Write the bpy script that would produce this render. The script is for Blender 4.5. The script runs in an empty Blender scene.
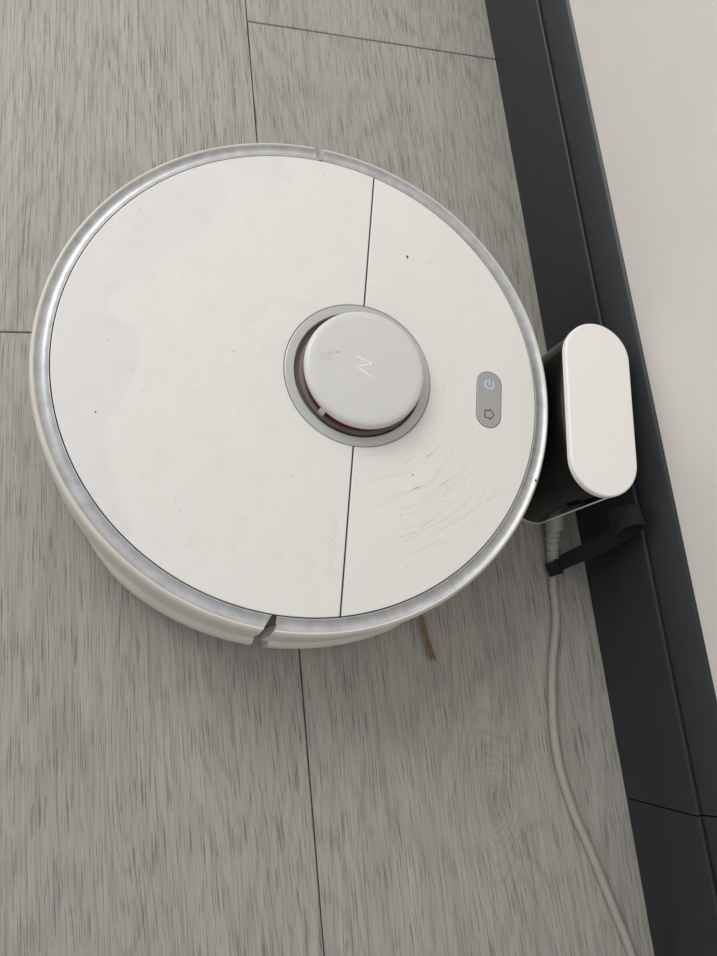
import bpy, bmesh, math, random
from mathutils import Matrix, Vector
random.seed(7)
sc=bpy.context.scene
try:
    sc.view_settings.view_transform='Standard'; sc.view_settings.look='None'
except Exception: pass

# ---------------------------------------------------------------- helpers
def lin(c):
    return tuple(((v/255)/12.92 if v/255<=0.04045 else ((v/255+0.055)/1.055)**2.4) for v in c)+(1,)
def mat(name,rgb,rough=.5,metal=0,spec=.5,noise=0,nscale=200,bump=0,bscale=800,emit=None):
    m=bpy.data.materials.new(name);m.use_nodes=True
    nt=m.node_tree;b=nt.nodes['Principled BSDF']
    b.inputs['Base Color'].default_value=lin(rgb);b.inputs['Roughness'].default_value=rough
    b.inputs['Metallic'].default_value=metal
    b.inputs['Specular IOR Level'].default_value=spec
    tc=nt.nodes.new('ShaderNodeTexCoord')
    if noise:
        n=nt.nodes.new('ShaderNodeTexNoise');n.inputs['Scale'].default_value=nscale;n.inputs['Detail'].default_value=6
        nt.links.new(tc.outputs['Object'],n.inputs['Vector'])
        r=nt.nodes.new('ShaderNodeValToRGB')
        c=lin(rgb);r.color_ramp.elements[0].position=.3;r.color_ramp.elements[1].position=.7
        r.color_ramp.elements[0].color=tuple(x*(1-noise) for x in c[:3])+(1,)
        r.color_ramp.elements[1].color=tuple(min(1,x*(1+noise)) for x in c[:3])+(1,)
        nt.links.new(n.outputs['Fac'],r.inputs['Fac']);nt.links.new(r.outputs['Color'],b.inputs['Base Color'])
    if bump:
        n=nt.nodes.new('ShaderNodeTexNoise');n.inputs['Scale'].default_value=bscale;n.inputs['Detail'].default_value=4
        nt.links.new(tc.outputs['Object'],n.inputs['Vector'])
        bp=nt.nodes.new('ShaderNodeBump');bp.inputs['Strength'].default_value=bump;bp.inputs['Distance'].default_value=.0005
        nt.links.new(n.outputs['Fac'],bp.inputs['Height']);nt.links.new(bp.outputs['Normal'],b.inputs['Normal'])
    if emit:
        b.inputs['Emission Color'].default_value=lin(emit[0]);b.inputs['Emission Strength'].default_value=emit[1]
    return m
def addobj(name,bm,mats,parent=None,smooth=True,angle=35):
    me=bpy.data.meshes.new(name)
    bmesh.ops.recalc_face_normals(bm,faces=bm.faces)
    bm.to_mesh(me);bm.free()
    o=bpy.data.objects.new(name,me);sc.collection.objects.link(o)
    for m in (mats if isinstance(mats,list) else [mats]): me.materials.append(m)
    if smooth:
        for p in me.polygons:p.use_smooth=True
        try: me.set_sharp_from_angle(angle=math.radians(angle))
        except Exception: pass
    if parent:o.parent=parent
    return o
def empty(name,loc=(0,0,0),rz=0):
    o=bpy.data.objects.new(name,None);sc.collection.objects.link(o);o.location=loc;o.rotation_euler=(0,0,rz)
    o.empty_display_size=.02
    return o
def revolve(name,prof,mats,parent=None,a0=0,a1=360,n=192,cx=0,cy=0,matidx=None,closed=True,angle=35,warp=None,rfun=None):
    bm=bmesh.new();full=abs(a1-a0-360)<1e-6
    N=n if full else n+1
    rings=[]
    for i in range(N):
        ad=a0+(a1-a0)*i/n
        ring=[]
        for r,z in prof:
            a=math.radians(ad+(warp(ad,r) if warp else 0))
            if rfun:r=rfun(ad,r)
            ring.append(bm.verts.new((cx+r*math.cos(a),cy+r*math.sin(a),z)))
        rings.append(ring)
    K=len(prof)
    for i in range(n):
        A=rings[i];B=rings[(i+1)%N]
        for k in range(K if closed else K-1):
            vs=[A[k],A[(k+1)%K],B[(k+1)%K],B[k]]
            f=bm.faces.new(vs)
            if matidx:f.material_index=matidx[k]
    if not full and closed:
        bm.faces.new(rings[0]);bm.faces.new(rings[-1][::-1])
    bmesh.ops.remove_doubles(bm,verts=bm.verts,dist=1e-6)
    return addobj(name,bm,mats,parent,angle=angle)
def prism(name,pts,z0,z1,mats,parent=None,bevel=0,holes=None):
    bm=bmesh.new()
    lo=[bm.verts.new((x,y,z0)) for x,y in pts];hi=[bm.verts.new((x,y,z1)) for x,y in pts]
    bm.faces.new(lo[::-1]);bm.faces.new(hi);n=len(pts)
    for i in range(n): bm.faces.new((lo[i],lo[(i+1)%n],hi[(i+1)%n],hi[i]))
    o=addobj(name,bm,mats,parent)
    if bevel:
        b=o.modifiers.new('bevel','BEVEL');b.width=bevel;b.segments=3;b.limit_method='ANGLE';b.angle_limit=math.radians(50)
    return o
def stadium(r,h,n=24,cx=0,cy=0):
    p=[]
    for i in range(n+1):
        a=math.pi*i/n;p.append((cx+r*math.cos(a),cy+h+r*math.sin(a)))
    for i in range(n+1):
        a=math.pi+math.pi*i/n;p.append((cx+r*math.cos(a),cy-h+r*math.sin(a)))
    return p
def crom(P,k=10):
    P=[Vector(p) for p in P];out=[]
    Q=[P[0]*2-P[1]]+P+[P[-1]*2-P[-2]]
    for i in range(1,len(Q)-2):
        for j in range(k):
            t=j/k;a,b,c,d=Q[i-1],Q[i],Q[i+1],Q[i+2]
            out.append(.5*((2*b)+(c-a)*t+(2*a-5*b+4*c-d)*t*t+(3*b-a-3*c+d)*t**3))
    out.append(P[-1]);return out
def tube(name,pts,rad,m,parent=None,seg=16,k=10,smoothpath=True):
    P=crom(pts,k) if smoothpath else [Vector(p) for p in pts]
    bm=bmesh.new();rings=[];n=len(P)
    up=Vector((0,0,1))
    for i,p in enumerate(P):
        t=(P[min(i+1,n-1)]-P[max(i-1,0)]).normalized()
        s=t.cross(up)
        if s.length<1e-3:s=t.cross(Vector((1,0,0)))
        s.normalize();u=s.cross(t).normalized()
        r=rad(i/(n-1)) if callable(rad) else rad
        rings.append([bm.verts.new(p+r*(math.cos(2*math.pi*j/seg)*s+math.sin(2*math.pi*j/seg)*u)) for j in range(seg)])
    for i in range(n-1):
        for j in range(seg):
            bm.faces.new((rings[i][j],rings[i][(j+1)%seg],rings[i+1][(j+1)%seg],rings[i+1][j]))
    bm.faces.new(rings[0]);bm.faces.new(rings[-1][::-1])
    return addobj(name,bm,m,parent)
def box(bm,x0,x1,y0,y1,z0,z1):
    v=[bm.verts.new((x,y,z)) for z in (z0,z1) for x,y in ((x0,y0),(x1,y0),(x1,y1),(x0,y1))]
    fs=[]
    for q in ((3,2,1,0),(4,5,6,7),(0,1,5,4),(1,2,6,5),(2,3,7,6),(3,0,4,7)):
        fs.append(bm.faces.new([v[i] for i in q]))
    return fs
def strips(name,lines,w,z,m,parent,h=.00012):
    bm=bmesh.new()
    for ln in lines:
        L=[];
        for i,p in enumerate(ln):
            a=Vector(ln[max(i-1,0)]);b=Vector(ln[min(i+1,len(ln)-1)]);t=(b-a).normalized()
            nrm=Vector((-t.y,t.x))*w/2
            L.append([bm.verts.new((p[0]+s*nrm.x,p[1]+s*nrm.y,zz)) for s,zz in ((1,z),(1,z+h),(-1,z+h),(-1,z))])
        for A,B in zip(L,L[1:]):
            for j in range(4): bm.faces.new((A[j],A[(j+1)%4],B[(j+1)%4],B[j]))
    return addobj(name,bm,m,parent,smooth=False)

# ---------------------------------------------------------------- floor material
def floor_mat():
    m=bpy.data.materials.new('grey_oak_laminate');m.use_nodes=True;nt=m.node_tree;N=nt.nodes;Lk=nt.links.new
    b=N['Principled BSDF']
    tc=N.new('ShaderNodeTexCoord');at=N.new('ShaderNodeAttribute');at.attribute_name='plank'
    off=N.new('ShaderNodeVectorMath');off.operation='MULTIPLY_ADD'
    Lk(at.outputs['Vector'],off.inputs[0]);off.inputs[1].default_value=(7,13,3);Lk(tc.outputs['Object'],off.inputs[2])
    def M(op,a,b_=None,c=None):
        n=N.new('ShaderNodeMath');n.operation=op
        for i,v in enumerate((a,b_,c)):
            if v is None: continue
            if isinstance(v,(int,float)): n.inputs[i].default_value=v
            else: Lk(v,n.inputs[i])
        return n.outputs[0]
    def mapped(src,sx,sy):
        mp=N.new('ShaderNodeMapping');mp.inputs['Scale'].default_value=(sx,sy,1);Lk(src,mp.inputs['Vector']);return mp
    def noise(src,sx,sy,det=4,rough=.55,dist=0):
        mp=mapped(src,sx,sy);n=N.new('ShaderNodeTexNoise');n.inputs['Scale'].default_value=1;n.inputs['Detail'].default_value=det
        n.inputs['Roughness'].default_value=rough;n.inputs['Distortion'].default_value=dist
        Lk(mp.outputs[0],n.inputs['Vector']);return n
    def ramp(src,stops):
        r=N.new('ShaderNodeValToRGB');e=r.color_ramp.elements
        while len(e)<len(stops):e.new(.5)
        for q,(pos,c) in zip(e,stops):q.position=pos;q.color=c
        Lk(src,r.inputs['Fac']);return r
    def g(v):return (v,v*.997,v*.99,1)
    sx=N.new('ShaderNodeSeparateXYZ');Lk(tc.outputs['Object'],sx.inputs[0])
    def knot(kx,ky,w,l):
        dx=M('DIVIDE',M('SUBTRACT',sx.outputs[0],kx),w);dy=M('DIVIDE',M('SUBTRACT',sx.outputs[1],ky),l)
        d=M('ADD',M('MULTIPLY',dx,dx),M('MULTIPLY',dy,dy))
        return M('DIVIDE',1.0,M('ADD',d,1.0))
    kn=M('ADD',knot(.126,-.300,.018,.032),M('MULTIPLY',knot(-.13,-.24,.012,.10),.6))
    big=noise(off.outputs[0],8,1.0,2,.45,.2)
    val=M('ADD',M('MULTIPLY',big.outputs['Fac'],1.0),M('MULTIPLY',kn,.30))
    comb=N.new('ShaderNodeCombineXYZ');Lk(M('MULTIPLY',val,.045),comb.inputs[0])
    wv=N.new('ShaderNodeVectorMath');wv.operation='ADD';Lk(off.outputs[0],wv.inputs[0]);Lk(comb.outputs[0],wv.inputs[1])
    wc=wv.outputs[0]
    jit=noise(wc,260,24,3,.6)
    sn=M('SINE',M('MULTIPLY_ADD',val,210,M('MULTIPLY',jit.outputs['Fac'],3.0)))
    fig=ramp(M('MULTIPLY_ADD',sn,.5,.5),[(0,g(.90)),(.16,g(.955)),(.32,g(1.0)),(1,g(1.01))])
    pore=noise(wc,1100,30,2,.6);porer=ramp(pore.outputs['Fac'],[(.375,g(.60)),(.405,g(.82)),(.43,g(1.0)),(.62,g(1.0)),(.68,g(1.08))])
    fine=noise(wc,1500,16,1,.5);finer=ramp(fine.outputs['Fac'],[(.36,g(.80)),(.42,g(.98)),(.60,g(1.0)),(.66,g(1.08))])
    mid=noise(wc,420,5,3,.6);midr=ramp(mid.outputs['Fac'],[(.38,g(.93)),(.48,g(1.0)),(.62,g(1.03))])
    broad=noise(wc,22,1.6,2,.5);broadr=ramp(broad.outputs['Fac'],[(.3,g(.95)),(.7,g(1.04))])
    base=N.new('ShaderNodeRGB');base.outputs[0].default_value=lin((163,160,156))
    cur=base.outputs[0]
    for r in (fig,midr,broadr,porer,finer):
        mx=N.new('ShaderNodeMix');mx.data_type='RGBA';mx.blend_type='MULTIPLY';mx.inputs[0].default_value=1
        Lk(cur,mx.inputs[6]);Lk(r.outputs['Color'],mx.inputs[7]);cur=mx.outputs[2]
    kr=ramp(kn,[(.0,g(1)),(.75,g(1)),(.97,g(.84))])
    mx=N.new('ShaderNodeMix');mx.data_type='RGBA';mx.blend_type='MULTIPLY';mx.inputs[0].default_value=1
    Lk(cur,mx.inputs[6]);Lk(kr.outputs['Color'],mx.inputs[7]);cur=mx.outputs[2]
    Lk(cur,b.inputs['Base Color'])
    b.inputs['Roughness'].default_value=.5;b.inputs['Specular IOR Level'].default_value=.35
    bp=N.new('ShaderNodeBump');bp.inputs['Strength'].default_value=.3;bp.inputs['Distance'].default_value=.0003
    Lk(pore.outputs['Fac'],bp.inputs['Height']);Lk(bp.outputs[0],b.inputs['Normal'])
    return m
M_floor=floor_mat()
M_gap=mat('plank_gap',(58,54,50),.9)
M_wall=mat('wall_paint',(217,212,206),.75,noise=.015,nscale=30,bump=.25,bscale=900)
M_base=mat('anthracite_trim',(36,39,42),.42,noise=.05,nscale=60,bump=.05,spec=.4)
M_white=mat('white_plastic',(226,223,219),.34,noise=.012,nscale=25)
M_side=mat('white_side_plastic',(212,206,197),.4,noise=.03,nscale=40)
M_silver=mat('silver_bezel',(186,187,189),.44,metal=.55,noise=.14,nscale=110)
M_core=mat('dark_grey_plastic',(62,60,58),.6)
M_gapgrey=mat('bumper_gap_grey',(78,74,70),.6)
M_lcap=mat('lidar_cap_plastic',(208,207,203),.36,noise=.015,nscale=60)
M_lring=mat('lidar_ring_plastic',(190,192,192),.38,metal=.3,noise=.02,nscale=80)
M_lbase=mat('lidar_base_plastic',(112,102,97),.5,noise=.1,nscale=60)
M_red=mat('lidar_sensor_window',(96,26,18),.25)
M_pill=mat('button_silver',(172,171,169),.4,metal=.35)
M_icon=mat('icon_dark',(52,50,48),.5)
M_led=mat('power_led',(170,185,240),.5,emit=((150,175,255),.5))
M_scuff=mat('scuff_mark',(208,201,184),.6)
M_dirt=mat('dirt_speck',(88,72,58),.8)
M_label=mat('label_print',(219,215,211),.3)
M_seam=mat('seam_shadow_grey',(120,112,104),.7)
M_black=mat('gloss_black_plastic',(9,9,10),.08)
M_dock=mat('dock_white_plastic',(237,234,230),.38,noise=.008,nscale=30)
M_foot=mat('dock_foot_grey',(175,172,166),.5,noise=.02,nscale=50)
M_cable=mat('cable_grey_rubber',(154,151,142),.5,noise=.04,nscale=150)
M_strap=mat('black_velcro',(14,14,15),.85,bump=.8,bscale=1500)
M_rubber=mat('wheel_rubber',(30,30,30),.8)
M_brist=mat('brush_bristle',(128,106,70),.7)
M_pink=mat('red_rub_mark',(207,195,190),.5)
def worn_lid():
    m=mat('worn_white_lid',(226,223,219),.34);nt=m.node_tree;N=nt.nodes;Lk=nt.links.new;b=N['Principled BSDF']
    tc=N.new('ShaderNodeTexCoord')
    n=N.new('ShaderNodeTexNoise');n.inputs['Scale'].default_value=12;n.inputs['Detail'].default_value=1;n.inputs['Distortion'].default_value=.3
    Lk(tc.outputs['Object'],n.inputs['Vector'])
    s=N.new('ShaderNodeSeparateXYZ');Lk(tc.outputs['Object'],s.inputs[0])
    a=N.new('ShaderNodeMath');a.operation='MULTIPLY_ADD';a.inputs[1].default_value=-5.0;a.inputs[2].default_value=-.56;Lk(s.outputs[0],a.inputs[0])
    d=N.new('ShaderNodeMath');d.operation='ADD';Lk(a.outputs[0],d.inputs[0]);Lk(n.outputs['Fac'],d.inputs[1])
    e=N.new('ShaderNodeMath');e.operation='MULTIPLY_ADD';e.inputs[1].default_value=1.0;Lk(s.outputs[1],e.inputs[0]);Lk(d.outputs[0],e.inputs[2])
    r=N.new('ShaderNodeValToRGB');r.color_ramp.elements[0].position=.49;r.color_ramp.elements[1].position=.53
    r.color_ramp.elements[0].color=lin((226,223,219));r.color_ramp.elements[1].color=lin((222,220,219))
    Lk(e.outputs[0],r.inputs['Fac'])
    n2=N.new('ShaderNodeTexNoise');n2.inputs['Scale'].default_value=60;n2.inputs['Detail'].default_value=8;n2.inputs['Roughness'].default_value=.7
    Lk(tc.outputs['Object'],n2.inputs['Vector'])
    r2=N.new('ShaderNodeValToRGB');r2.color_ramp.elements[0].position=.25;r2.color_ramp.elements[1].position=.5
    r2.color_ramp.elements[0].color=(.95,.94,.92,1);r2.color_ramp.elements[1].color=(1,1,1,1);Lk(n2.outputs['Fac'],r2.inputs['Fac'])
    mx=N.new('ShaderNodeMix');mx.data_type='RGBA';mx.blend_type='MULTIPLY';mx.inputs[0].default_value=1
    Lk(r.outputs['Color'],mx.inputs[6]);Lk(r2.outputs['Color'],mx.inputs[7]);Lk(mx.outputs[2],b.inputs['Base Color'])
    r3=N.new('ShaderNodeValToRGB');r3.color_ramp.elements[0].position=.49;r3.color_ramp.elements[1].position=.53
    r3.color_ramp.elements[0].color=(.38,.38,.38,1);r3.color_ramp.elements[1].color=(.29,.29,.29,1);Lk(e.outputs[0],r3.inputs['Fac'])
    Lk(r3.outputs['Color'],b.inputs['Roughness'])
    return m
M_lid=worn_lid()

# ---------------------------------------------------------------- room
bm=bmesh.new();lay=bm.loops.layers.float_color.new('plank')
def plank(x0,x1,y0,y1):
    fs=box(bm,x0+.0004,x1-.0004,y0+.0004,y1-.0004,-.008,0)
    c=(random.random(),random.random(),random.random(),1)
    es={e for f in fs for e in f.edges if all(abs(v.co.z)<1e-6 for v in e.verts)}
    for f in fs:
        for l in f.loops:l[lay]=c
    r=bmesh.ops.bevel(bm,geom=list(es),offset=.0006,segments=1,affect='EDGES')
    for f in r['faces']:
        for l in f.loops:l[lay]=c
W=.26;x=-.0094
cols=[(x+k*W,x+(k+1)*W) for k in range(-6,2)]
starts={-1:.060,0:.3652}
for i,(a,b_) in enumerate(cols):
    k=i-6
    s=starts.get(k,random.uniform(-.5,.5)); PL=1.38
    ys=[s+PL*j for j in range(-2,3)]
    for y0,y1 in zip(ys,ys[1:]):
        y0=max(y0,-1.5);y1=min(y1,1.7)
        if y1-y0>.02: plank(a,min(b_,.262),y0,y1) if a<.25 else None
fs=box(bm,-1.58,.262,-1.5,1.7,-.02,-.0075)
for f in fs:f.material_index=1
addobj('floor',bm,[M_floor,M_gap],smooth=False)

bm=bmesh.new();box(bm,.2495,.33,-1.5,1.7,-.02,2.4);addobj('wall_right',bm,M_wall,smooth=False)

def baseboard(name,y0,y1,parent=None):
    prof=[(.2345,0),(.2345,.0745),(.2351,.0758),(.2362,.0764),(.2372,.0764),(.2376,.0752),(.2384,.0752),(.2388,.0775),(.2470,.0972),(.2480,.0986),(.2494,.0994),(.2494,0)]
    bm=bmesh.new()
    A=[bm.verts.new((x,y0,z)) for x,z in prof];B=[bm.verts.new((x,y1,z)) for x,z in prof]
    n=len(prof)
    for i in range(n):bm.faces.new((A[i],A[(i+1)%n],B[(i+1)%n],B[i]))
    bm.faces.new(A);bm.faces.new(B[::-1])
    return addobj(name,bm,M_base,parent,angle=25)
bb=empty('baseboard_right')
baseboard('board_long',-.3145,1.7,bb)
baseboard('board_short',-1.5,-.3155,bb)

# ---------------------------------------------------------------- robot vacuum
RZ=math.radians(-10.4)
rob=empty('robot_vacuum_cleaner',(0,0,0),RZ)
mm=.001
side=[(150,10),(166,10),(172,14),(175.5,22),(176.4,36),(176.2,56),(175.8,70),(175.5,77.5),(174.9,80),(173.9,81.8),(173.0,82.3),(172.2,82.0),
      (171.2,80.9),(169.5,80.2),(167.5,80.2),(165.6,80.9),(164.5,82.0),(163.9,82.0),(163.9,74),(150,74)]
side=[(a*mm,b*mm) for a,b in side]
mi=[0]*11+[1]*6+[0]*3
def slant(r):
    rr=min(max(r,.1635),.1755);return (rr-.1685)*130
def warpF(a,r):
    w=max(0,1-(92.4-abs(a))/7);return math.copysign(slant(r)*w,a)
def warpR(a,r):
    w1=max(0,1-(a-94.7)/7);w2=max(0,1-(265.3-a)/7);return slant(r)*w1-slant(r)*w2
revolve('front_bumper',side,[M_side,M_silver],rob,-92.4,92.4,200,matidx=mi,warp=warpF)
revolve('rear_housing',side,[M_side,M_silver],rob,94.7,265.3,190,matidx=mi,warp=warpR)
sk=[(.170,.0105),(.1775,.012),(.1797,.017),(.1800,.030),(.1792,.037),(.1765,.0405),(.170,.041)]
def fade(lo,hi,wl,wh):
    def f(a,r):
        w=1.0
        if wl: w=min(w,(a-lo)/wl)
        if wh: w=min(w,(hi-a)/wh)
        w=max(0,min(1,w));w=w*w*(3-2*w)
        return r-(r-.1705)*(1-w)*.62
    return f
revolve('lower_skirt_rear',sk,[M_side],rob,214,265,80,rfun=fade(214,265,24,0))
revolve('lower_skirt_front',sk,[M_side],rob,268.2,306,60,rfun=fade(268,306,0,10))
core=[(.0001,.013),(.163,.013),(.1685,.022),(.170,.05),(.170,.076),(.1632,.0785),(.0001,.0785)]
revolve('inner_chassis',[(r*(.995 if r>.001 else 1),z) for r,z in core],[M_gapgrey],rob,closed=False,n=128)
Rp=.1632;us=.0306;g=.0006;rl=.0517;lc=(.0306,.002)
def panel(sign):
    u0=us+sign*g
    a=math.acos(u0/Rp)
    pts=[];n=120
    for i in range(n+1):
        t=(-a+2*a*i/n) if sign>0 else (-a-(2*math.pi-2*a)*i/n)
        pts.append((Rp*math.cos(t),Rp*math.sin(t)))
    b=math.acos(sign*g/rl);m_=64
    for i in range(m_+1):
        t=(b-2*b*i/m_) if sign>0 else (b+(2*math.pi-2*b)*i/m_)
        pts.append((lc[0]+rl*math.cos(t),lc[1]+rl*math.sin(t)))
    return pts
prism('dustbin_lid',panel(-1),.079,.0822,M_lid,rob,bevel=.0005)
prism('front_cover',panel(1),.079,.0822,M_white,rob,bevel=.0005)
revolve('lidar_ring',[(.0445,.079),(.0445,.0815),(.0452,.0824),(.0505,.0824),(.0513,.0818),(.0513,.079)],[M_lring],rob,cx=lc[0],cy=lc[1],n=96)
revolve('lidar_well',[(.0001,.0788),(.0445,.0788)],[M_lbase],rob,cx=lc[0],cy=lc[1],n=96,closed=False)
tc_=(lc[0]+.0012,lc[1]-.0006)
revolve('lidar_neck',[(.0001,.0789),(.0428,.0789),(.0422,.0808),(.0414,.0812),(.038,.0812),(.0001,.0812)],[M_lbase],rob,cx=tc_[0],cy=tc_[1],n=96,closed=False)
revolve('lidar_sensor',[(.0001,.0812),(.0395,.0812),(.0395,.0894),(.0001,.0894)],[M_red],rob,cx=tc_[0],cy=tc_[1],n=96,closed=False)
for i,a in enumerate((110,232,350)):
    revolve('lidar_pillar_%d'%(i+1),[(.037,.081),(.0414,.081),(.0414,.0896),(.037,.0896)],[M_lcap],rob,a-3,a+3,8,cx=tc_[0],cy=tc_[1])
revolve('lidar_cap',[(.0001,.0892),(.0400,.0892),(.0410,.0896),(.0413,.0902),(.0413,.0925),(.0409,.0941),(.0400,.0951),(.0386,.0957),(.035,.0959),(.0001,.0959)],[M_lcap],rob,cx=tc_[0],cy=tc_[1],n=128,closed=False,angle=60)
e=[(-.0050,.0065),(.0068,.0030),(-.0048,-.0010),(.0068,-.0062),(.0068,-.0030)]
e2=[(lc[0]-.0015+x,lc[1]-.0005+y) for x,y in e]
strips('cap_emblem',[e2[0:2],e2[1:3],e2[2:4]],.0006,.0959,mat('emblem',(248,248,248),.3),rob,h=.00015)
rub=[]
for i in range(16):
    x0=-.001+random.uniform(0,.012);y0=.0045+random.uniform(-.004,.005);L=random.uniform(.002,.005);a=random.uniform(-.5,.6)
    rub.append([(x0,y0),(x0+L*math.cos(a),y0+L*math.sin(a))])
strips('cap_rub_marks',rub,.0006,.0959,M_pink,rob,h=.00003)
# button pill
pc=(.1267,.001)
prism('button_recess',stadium(.0098,.0118,cx=pc[0],cy=pc[1]),.0815,.08225,M_seam,rob)
prism('button_plate',stadium(.0093,.0117,cx=pc[0],cy=pc[1]),.0816,.08245,M_pill,rob,bevel=.0003)
pw=[(pc[0]+.0033*math.cos(math.radians(t)),pc[1]+.0116+.0033*math.sin(math.radians(t))) for t in range(125,416,15)]
strips('power_icon',[pw,[(pc[0],pc[1]+.0112),(pc[0],pc[1]+.0154)]],.0006,.08245,M_led,rob)
hx,hy=pc[0]+.0006,pc[1]-.0112
hm=[(-.0042,.003),(0,.003),(0,.0046),(.0042,0),(0,-.0046),(0,-.003),(-.0042,-.003),(-.0042,.003)]
hm=[(hx+x*.85,hy+y*.9) for x,y in hm]
strips('home_icon',[hm],.0007,.08245,M_icon,rob)
cu=bpy.data.curves.new('label_text','FONT');cu.body='roborock';cu.size=.0098;cu.extrude=.00003;cu.align_x='CENTER';cu.align_y='CENTER'
to=bpy.data.objects.new('lid_label',cu);sc.collection.objects.link(to);to.parent=rob
to.location=(.0222,-.1185,.08222);to.rotation_euler=(0,0,math.radians(-90));cu.materials.append(M_label)
def arc(cx,cy,r,a0,a1,n=14):
    return [(cx+r*math.cos(math.radians(a0+(a1-a0)*i/n)),cy+r*math.sin(math.radians(a0+(a1-a0)*i/n))) for i in range(n+1)]
lines=[]
for i in range(44):
    r=random.uniform(.06,.125);c=random.uniform(-68,-33);w=random.uniform(2.5,9)
    lines.append(arc(.025+random.uniform(-.010,.010),random.uniform(-.010,.010),r,c-w,c+w,12))
for i in range(14):
    x0=random.uniform(.06,.14);y0=random.uniform(-.10,-.04);a=random.uniform(.1,1.0);L=random.uniform(.004,.014)
    lines.append([(x0,y0),(x0+L*math.cos(a)*.5,y0+L*math.sin(a)*.5+.0008),(x0+L*math.cos(a),y0+L*math.sin(a))])
for i in range(6):
    x0=random.uniform(.085,.10);y0=random.uniform(.0,.03);a=random.uniform(-1.2,-.4);L=random.uniform(.006,.016)
    lines.append([(x0,y0),(x0+L*math.cos(a)*.5,y0+L*math.sin(a)*.5+.0006),(x0+L*math.cos(a),y0+L*math.sin(a))])
lines=[[p for p in l if math.hypot(*p)<.160 and math.hypot(p[0]-lc[0],p[1]-lc[1])>.0545 and p[0]>.033] for l in lines]
lines=[l for l in lines if len(l)>1]
strips('cover_scuffs',lines,.00026,.08221,M_scuff,rob,h=.00002)
def w2l(x,y): return (x*.9837-y*.18, x*.18+y*.9837)
bm=bmesh.new()
sp=[(.077,.088,.0018),(-.138,-.030,.0009),(.094,.085,.0006),(.1515,-.082,.0014),(.05,.02,.0006),(-.03,-.1,.0004),(.1,-.11,.0005),(.06,-.075,.0008),(-.07,.13,.0005),(.02,.15,.0005)]
for i in range(50):
    a=random.uniform(0,6.283);r=.158*math.sqrt(random.random());px,py=r*math.cos(a),r*math.sin(a)
    if math.hypot(px-.032,py+.003)<.058: continue
    sp.append((px,py,random.uniform(.0003,.0005)))
for x,y,s in sp:
    u,v=w2l(x,y)
    n=7;vs=[bm.verts.new((u+s*.75*random.uniform(.5,1)*math.cos(t*2*math.pi/n),v+s*random.uniform(.6,1)*math.sin(t*2*math.pi/n),.0823)) for t in range(n)]
    c=bm.verts.new((u,v,.0823+s*.3))
    for i in range(n):bm.faces.new((vs[i],vs[(i+1)%n],c))
addobj('dirt_specks',bm,M_dirt,rob)
for i,s in enumerate((-1,1)):
    bm=bmesh.new()
    bmesh.ops.create_cone(bm,cap_ends=True,segments=48,radius1=.035,radius2=.035,depth=.02,matrix=Matrix.Translation((0,s*.108,.035))@Matrix.Rotation(math.pi/2,4,'X'))
    addobj('drive_wheel_%d'%(i+1),bm,M_rubber,rob)
bm=bmesh.new()
bmesh.ops.create_cone(bm,cap_ends=True,segments=32,radius1=.011,radius2=.011,depth=.018,matrix=Matrix.Translation((.13,0,.011))@Matrix.Rotation(math.pi/2,4,'X'))
addobj('caster_wheel',bm,M_rubber,rob)
hub=w2l(.073,-.120)
revolve('brush_hub',[(.0001,.006),(.010,.006),(.010,.013),(.0001,.013)],[M_core],rob,cx=hub[0],cy=hub[1],n=32,closed=False)
k=0
for (tx,ty) in [(.0895,-.195),(.005,-.085),(.115,-.07)]:
    for j in range(12):
        k+=1
        t=w2l(tx+random.uniform(-.0028,.0028),ty+random.uniform(-.004,.001))
        mx,my=(hub[0]+t[0])/2+random.uniform(-.001,.001),(hub[1]+t[1])/2
        tube('bristle_%d'%k,[(hub[0],hub[1],.009),(mx,my,.006+random.uniform(0,.002)),(t[0],t[1],.0015+random.uniform(0,.002))],.00045,M_brist,rob,seg=6,k=4)

# ---------------------------------------------------------------- charging dock
DZ=math.radians(-8)
dock=empty('charging_dock',(.2016,-.0350,0),DZ)
H=.0392
prism('dock_top_cap',stadium(.0264,H,32),.0962,.102,M_dock,dock,bevel=.0012)
def hull_half(r,h,sign,split,n=32):
    pts=[]
    a=math.acos(split/r)
    if sign<0:
        for i in range(n+1):
            t=a+(math.pi-a)*i/n;pts.append((r*math.cos(t),h+r*math.sin(t)))
        for i in range(n+1):
            t=math.pi+(math.pi-a)*i/n;pts.append((r*math.cos(t),-h+r*math.sin(t)))
    else:
        for i in range(n+1):
            t=-a+a*i/n;pts.append((r*math.cos(t),-h+r*math.sin(t)))
        for i in range(n+1):
            t=a*i/n;pts.append((r*math.cos(t),h+r*math.sin(t)))
    return pts
prism('dock_front_shell',hull_half(.0256,H,-1,.004),.005,.0962,M_black,dock,bevel=.0006)
prism('dock_rear_shell',hull_half(.0258,H,1,.0042),.005,.0962,M_dock,dock,bevel=.0006)
prism('dock_foot',stadium(.0264,H,32),.0,.005,M_foot,dock,bevel=.001)
for i,s in enumerate((-1,1)):
    bm=bmesh.new();box(bm,-.0266,-.0254,s*.022-.006,s*.022+.006,.014,.026);addobj('charge_contact_%d'%(i+1),bm,M_silver,dock,smooth=False)

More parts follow.
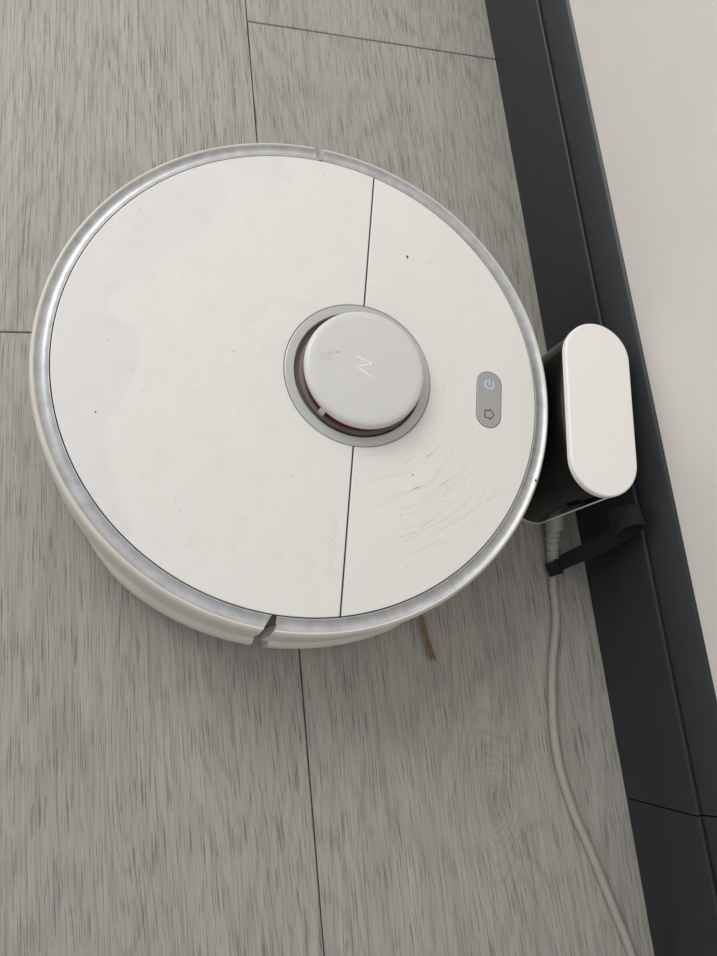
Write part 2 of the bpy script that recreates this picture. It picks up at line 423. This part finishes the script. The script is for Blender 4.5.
# ---------------------------------------------------------------- power cable
cab=empty('power_cable')
z=.0035
path=[(.2035,-.128,.0045),(.2000,-.148,z),(.1972,-.1774,z),(.1880,-.210,z),(.1826,-.2366,z),(.1797,-.262,z),(.1802,-.2867,z),(.1855,-.316,z),(.1942,-.3442,z),(.205,-.383,z),(.2140,-.4178,z),(.2185,-.46,z),(.219,-.56,z),(.213,-.72,z),(.216,-.95,z)]
tube('cord',path,.0034,M_cable,cab,k=10)
def boot(t):
    return .0056-.0012*t+(.0006 if int(t*14)%2 else 0)
tube('strain_relief',[(.2042,-.1045,.0115),(.2035,-.112,.009),(.2026,-.124,.0062),(.2018,-.134,.0048)],boot,M_cable,cab,k=12)
tube('plug_body',[(.2055,-.096,.013),(.2044,-.1075,.0112)],.0075,M_cable,cab,k=4)

# ---------------------------------------------------------------- velcro strap
def ribbon(name,pts,wd,th,m,k=8):
    P=crom(pts,k);bm=bmesh.new();R=[];n=len(P)
    for i,p in enumerate(P):
        t=(P[min(i+1,n-1)]-P[max(i-1,0)]).normalized()
        w=Vector((-.15,1,-.05)); w=(w-w.dot(t)*t).normalized();nn=t.cross(w).normalized()
        R.append([bm.verts.new(p+a*w*wd(i/(n-1))/2+b*nn*th/2) for a,b in ((1,1),(1,-1),(-1,-1),(-1,1))])
    for A,B in zip(R,R[1:]):
        for j in range(4):bm.faces.new((A[j],A[(j+1)%4],B[(j+1)%4],B[j]))
    bm.faces.new(R[0]);bm.faces.new(R[-1][::-1])
    return addobj(name,bm,m,None)
s=ribbon('velcro_cable_tie',[(.2015,-.1360,.0098),(.2075,-.1335,.0095),(.2115,-.131,.018),(.217,-.128,.034),(.2215,-.124,.052),(.2262,-.119,.066),(.2310,-.115,.076),(.2290,-.112,.087),(.2200,-.111,.089),(.2135,-.113,.081),(.2150,-.1165,.072),(.2210,-.119,.069)],lambda t:.010+.005*min(1,t*2),.0018,M_strap)
s2=revolve('tie_wrap',[(.0042,-.0055),(.0058,-.0055),(.0058,.0055),(.0042,.0055)],[M_strap],None,n=32)
s2.rotation_euler=(math.radians(90),0,math.radians(12));s2.location=(.2018,-.137,.0058)
s2.parent=s

# ---------------------------------------------------------------- camera
R=Matrix(((0.955692,0.032036,-0.292621),(-0.103561,0.967104,-0.232349),(0.275551,0.252358,0.927571)))
cam=bpy.data.cameras.new('camera');co=bpy.data.objects.new('camera',cam);sc.collection.objects.link(co)
co.matrix_world=Matrix.Translation((-.11463,-.18463,.51561))@R.to_4x4()
cam.sensor_fit='VERTICAL';cam.sensor_height=36;cam.lens=36*718.4675/956;cam.clip_start=.01
sc.camera=co

# ---------------------------------------------------------------- light
w=bpy.data.worlds.new('world');sc.world=w;w.use_nodes=True
bg=w.node_tree.nodes['Background'];bg.inputs[0].default_value=(.98,.99,1,1);bg.inputs[1].default_value=.60
def area(name,loc,target,size,power,color=(1,1,1)):
    l=bpy.data.lights.new(name,'AREA');l.shape='RECTANGLE';l.size=size[0];l.size_y=size[1];l.energy=power;l.color=color
    o=bpy.data.objects.new(name,l);sc.collection.objects.link(o);o.location=loc
    o.rotation_euler=(Vector(target)-Vector(loc)).to_track_quat('-Z','Y').to_euler();return o
area('window_light',(-1.2,1.7,1.6),(0,0,0),(1.6,1.3),42,(1,.988,.97))
